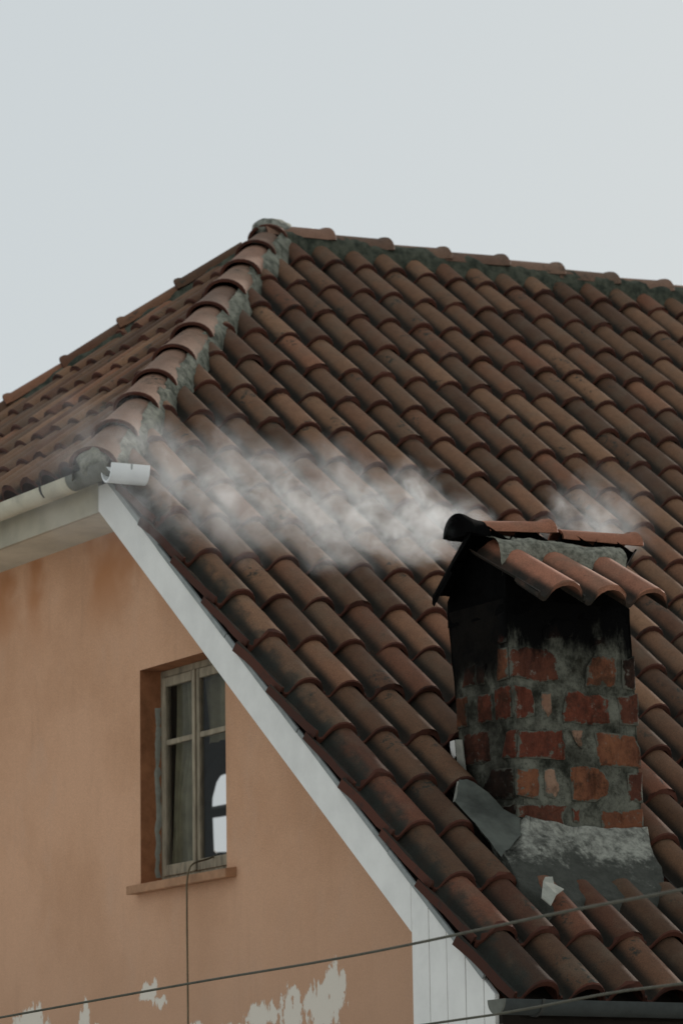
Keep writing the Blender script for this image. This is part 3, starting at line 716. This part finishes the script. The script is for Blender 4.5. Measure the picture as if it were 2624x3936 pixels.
# flashing down the smoke side
fl = [(.935, 3.055, 2.462), (1.047, 3.064, 2.468), (1.325, 2.441, 1.99), (1.21, 2.229, 1.785), (.69, 1.836, 1.464), (.653, 2.689, 2.162)]
fv = [Vector(q)+Vector((0, -.01, .02)) for q in fl]
def pl2(a, m_, c, t): return a.lerp(m_, t*2) if t < .5 else m_.lerp(c, t*2-1)
lumpy('flashing', [[pl2(fv[0], fv[5], fv[4], r/14).lerp(pl2(fv[1], fv[2], fv[3], r/14), k/9)+Vector((0, 0, .03*math.sin(r*.9)*(k/9))) for k in range(10)] for r in range(15)], 'flash', chimney, .022, 4.0, 21)
u_ = [(3.563, 3.009), (3.439, 2.994), (3.416, 2.52), (3.581, 2.538)]
prism('flashing_strip', [(chx(c)-.07, b, c) for b, c in u_], (.015, 0, 0), 'scrap', chimney)
u_ = [(3.661, 2.998), (3.577, 3.003), (3.584, 2.821), (3.62, 2.80), (3.653, 2.844), (3.67, 2.93)]
prism('flashing_scrap', [(chx(c)-.08, b, c) for b, c in u_], (.012, 0, 0), 'white', chimney)
prism('flashing_scrap', [Vector(q) for q in ((.92, 3.05, 2.45), (.78, 2.93, 2.2), (.90, 2.88, 2.24))], (.01, -.01, .01), 'scrap', chimney)

# chimney cap: gable body, tiles, ridge, mortar
CB = math.radians(31); cb, sb = math.cos(CB), math.sin(CB); CBB = math.radians(43); YC, ZC = 3.0, 5.36
def capf(x, d, h=0.0): return Vector((x, YC-d*cb-h*sb, ZC-d*sb+h*cb))           # d down the front slope
def capb(x, d, h=0.0): return Vector((x, YC+d*math.cos(CBB)+h*math.sin(CBB), ZC-d*math.sin(CBB)+h*math.cos(CBB)))
def sec(x): return [Vector((x, 2.40, capf(x, .70, -.27).z)), capf(x, 0, -.27), Vector((x, 3.60, capb(x, .82, -.27).z)), Vector((x, 3.60, 4.3)), Vector((x, 2.40, 4.3))]
prism('cap_gable', sec(1.20), (1.70, 0, 0), 'sootclay', chimney)
F_CAP = Matrix(((1, 0, 0), (0, cb, -sb), (0, sb, cb)))
F_CAPB = Matrix(((-1, 0, 0), (0, -math.cos(CBB), math.sin(CBB)), (0, math.sin(CBB), math.cos(CBB))))
capt = [tile_mesh('cap_tile', 30+k, ('captile', 'captile'), L=1.5, k=1.08) for k in range(2)]
for q_ in capt:
    for v_ in q_.vertices: v_.co.z *= .82
capbk = tile_mesh('cap_tile', 40, ('sootclay', 'sootclay'), L=1.05, k=1.08)
for x, d, m_ in ((1.46, 1.70, 0), (2.06, 1.71, 1), (2.64, 1.67, 0)):
    F = F_CAP; o = bpy.data.objects.new('cap_tile', capt[m_]); C.objects.link(o); o.parent = chimney; o.matrix_basis = tmat(F, capf(x, d, .07), rb, 1.0)
for x in (1.19, 1.79, 2.39, 2.9):
    o = bpy.data.objects.new('cap_tile', capbk); C.objects.link(o); o.parent = chimney; o.matrix_basis = tmat(F_CAPB, capb(x, .92), rb, .6)
rows = []
CM = [(.10, -.02), (.2, .0), (.27, .02), (.35, .05), (.43, .055), (.5, .04), (.55, 0), (.59, -.05), (.62, -.1), (.65, -.15), (.68, -.2), (.70, -.26)]
for d, hh in CM:
    rows.append([capf(x, d*(1+.14*math.sin(x*5.2+1)), hh) for x in [1.20+k*.055 for k in range(34)]])
lumpy('cap_mortar', rows, 'capmortar', chimney, .028, 4.5, 12)
capr = barrel('ridge_tile', R=.20, r2=.17, L=1.1, mats=('captile', 'captile'), collar=.045, drop=.22)
FCR = frame(Vector((-1, 0, 0)))
ZCR = 5.50
for (xe, dz, F) in ((2.20, .0, frame(Vector((-1, 0, -.02)))), (3.42, -.05, frame(Vector((-1, 0, .03))))):
    place(capr, 'ridge_tile', F, Vector((xe, YC, ZCR+dz+.03)), chimney, .4)
capr2 = barrel('ridge_tile', R=.24, r2=.20, L=.36, mats=('sootclay', 'sootclay'), collar=.02, drop=.27)
place(capr2, 'ridge_tile', frame(Vector((1, 0, 0))), Vector((.93, YC, ZCR+.0)), chimney, 0)
disk_pts = [Vector((.96, YC-math.cos(math.pi*i/12)*.21, ZCR-.26+math.sin(math.pi*i/12)*.22)) for i in range(13)]
prism('ridge_end_fill', disk_pts, (.3, 0, 0), 'sootclay', chimney)

# ------------------------------------------------------------------ loose things and cables
scp = [(.947, 1.433, 1.173), (1.038, 1.424, 1.165), (1.0, 1.345, 1.105), (1.068, 1.26, 1.031), (.896, 1.157, .947), (.731, 1.027, .841), (.676, 1.119, .916), (.86, 1.349, 1.104)]
n_ = len(scp); v = [Vector(q)+Vector((0, -.03, .05+.015*math.sin(i*2.1))) for i, q in enumerate(scp)]
sme = recalc(mesh('scrap', v+[q+Vector((0, -.006, .012)) for q in v], [tuple(range(n_))[::-1], tuple(range(n_, 2*n_))]+[(i, (i+1) % n_, n_+(i+1) % n_, n_+i) for i in range(n_)], 'scrap'))
tag(_link('torn_scrap', sme), 'torn pale scrap of sheeting lying on the tiles below the chimney', 'scrap')
c1 = [(-5.561, 2.118, -.404), (-5.111, -1.507, -.244), (-5.382, -4.244, -.247), (-5.507, -5.936, -.225), (-6.182, -9.1, -.241), (-7.064, -12.174, -.327)]
c2 = [(-4.006, -3.289, -.739), (-4.249, -5.522, -.72), (-4.685, -7.661, -.699), (-5.239, -9.74, -.744)]
def extend(c, a=12, b=12):
    P = [Vector(q) for q in c]; return [P[0]+(P[0]-P[1]).normalized()*a]+P+[P[-1]+(P[-1]-P[-2]).normalized()*b]
tag(tube('overhead_cable', extend(c1), .0115, 'cable'), 'overhead cable crossing the orange wall and passing just below the chimney', 'cable', 'overhead cables')
tag(tube('overhead_cable', extend(c2), .011, 'cable'), 'lower overhead cable crossing in front of the dark eaves gutter', 'cable', 'overhead cables')
vc = [(.9, 8.42, 2.15), (.62, 8.2, 2.06), (.24, 7.953, 1.945), (.20, 8.0, 1.76), (.205, 8.02, 1.5), (.21, 8.03, 1.1), (.21, 8.02, .04), (.21, 8.02, -1.5), (.21, 8.02, -6.5)]
tag(tube('hanging_cable', vc, .012, 'rope'), 'thin brown cable hanging over the window sill down the orange wall', 'cable')

# ------------------------------------------------------------------ ground
gm = mesh('ground', [(-3000, -3000, GROUND), (3000, -3000, GROUND), (3000, 3000, GROUND), (-3000, 3000, GROUND)], [(0, 1, 2, 3)], 'ground')
tag(_link('ground', gm), kind='structure')

# ------------------------------------------------------------------ smoke
def smoke(name, a, b, half, r0, r1, dens, label, seed=0.0, power=1.0, fade=(.0, .05, .75, 1.0)):
    a, b = Vector(a), Vector(b); L = (b-a).length; F = frame(b-a)
    o = None
    v = [(x*half[0], y*L, z*half[1]) for x in (-1, 1) for y in (0, 1) for z in (-1, 1)]
    me = recalc(mesh(name, v, [(0, 1, 3, 2), (4, 6, 7, 5), (0, 4, 5, 1), (2, 3, 7, 6), (0, 2, 6, 4), (1, 5, 7, 3)], []))
    o = _link(name, me); m4 = F.to_4x4(); m4.translation = a*S; o.matrix_basis = m4
    mt = bpy.data.materials.new(name); mt.use_nodes = True; t = mt.node_tree; t.nodes.clear()
    m = Mat.__new__(Mat); m.m = mt; m.t = t; m.geo = t.nodes.new('ShaderNodeNewGeometry')
    out = t.nodes.new('ShaderNodeOutputMaterial'); pv = t.nodes.new('ShaderNodeVolumePrincipled'); t.links.new(pv.outputs[0], out.inputs['Volume'])
    pv.inputs['Color'].default_value = (.96, .98, 1, 1); pv.inputs['Anisotropy'].default_value = .25
    tc = t.nodes.new('ShaderNodeTexCoord'); ob = tc.outputs['Object']
    # swirl: displace the lookup by a noise vector
    nz = t.nodes.new('ShaderNodeTexNoise'); nz.inputs['Scale'].default_value = 4.6; nz.inputs['Detail'].default_value = 5; t.links.new(ob, nz.inputs['Vector'])
    sub = t.nodes.new('ShaderNodeVectorMath'); sub.operation = 'SUBTRACT'; t.links.new(nz.outputs['Color'], sub.inputs[0]); sub.inputs[1].default_value = (.5, .5, .5)
    sca = t.nodes.new('ShaderNodeVectorMath'); sca.operation = 'SCALE'; t.links.new(sub.outputs[0], sca.inputs[0]); sca.inputs[3].default_value = .42
    add = t.nodes.new('ShaderNodeVectorMath'); add.operation = 'ADD'; t.links.new(ob, add.inputs[0]); t.links.new(sca.outputs[0], add.inputs[1])
    x, y, z = m.xyz(add.outputs[0]); x0, y0, z0 = m.xyz(ob)
    tt = m.math('DIVIDE', y0, L*S)
    rad = m.math('ADD', m.math('MULTIPLY', m.math('POWER', m.math('MAXIMUM', tt, 0.0), .6), (r1-r0)*S), r0*S)
    d = m.math('DIVIDE', m.math('SQRT', m.math('ADD', m.math('POWER', x, 2.0), m.math('POWER', z, 2.0))), rad)
    body_ = m.ramp(d, .15, 1.15, 1, 0)
    n1 = m.noise(8.5, 8, .68, vec=add.outputs[0], stretch=(1, .5, 1), off=seed); n1 = m.ramp(n1, .40, .66, .06, 1)
    al = m.math('MULTIPLY', m.ramp(tt, fade[0], fade[1]), m.ramp(tt, fade[2], fade[3], 1, 0))
    # never let density reach the box faces
    ex = m.ramp(m.math('ABSOLUTE', x0), half[0]*S*.8, half[0]*S*.98, 1, 0); ez = m.ramp(m.math('ABSOLUTE', z0), half[1]*S*.8, half[1]*S*.98, 1, 0)
    thin = m.math('ADD', m.ramp(tt, .0, .36, 1.5, .0), m.ramp(tt, .1, .85, 1.05, .42))
    D = m.math('MULTIPLY', m.math('MULTIPLY', m.math('MULTIPLY', body_, n1), m.math('MULTIPLY', al, thin)), m.math('MULTIPLY', m.math('MULTIPLY', ex, ez), dens))
    t.links.new(D, pv.inputs['Density']); me.materials.clear(); me.materials.append(mt)
    tag(o, label, 'smoke', 'chimney smoke', 'stuff'); return o
smoke('smoke', (1.30, 2.95, 5.40), (-1.2, 10.2, 7.15), (1.6, 1.4), .22, 1.2, 2.7, 'pale smoke drifting from the cap over the tiles to the hip gutter', 2.0, fade=(.0, .04, .72, 1.0))
smoke('smoke', (2.7, 3.4, 5.6), (4.4, 4.3, 6.1), (.75, .75), .35, .6, 2.6, 'thin smoke curling behind the right end of the chimney cap', 6.0, fade=(.0, .25, .6, 1.0))
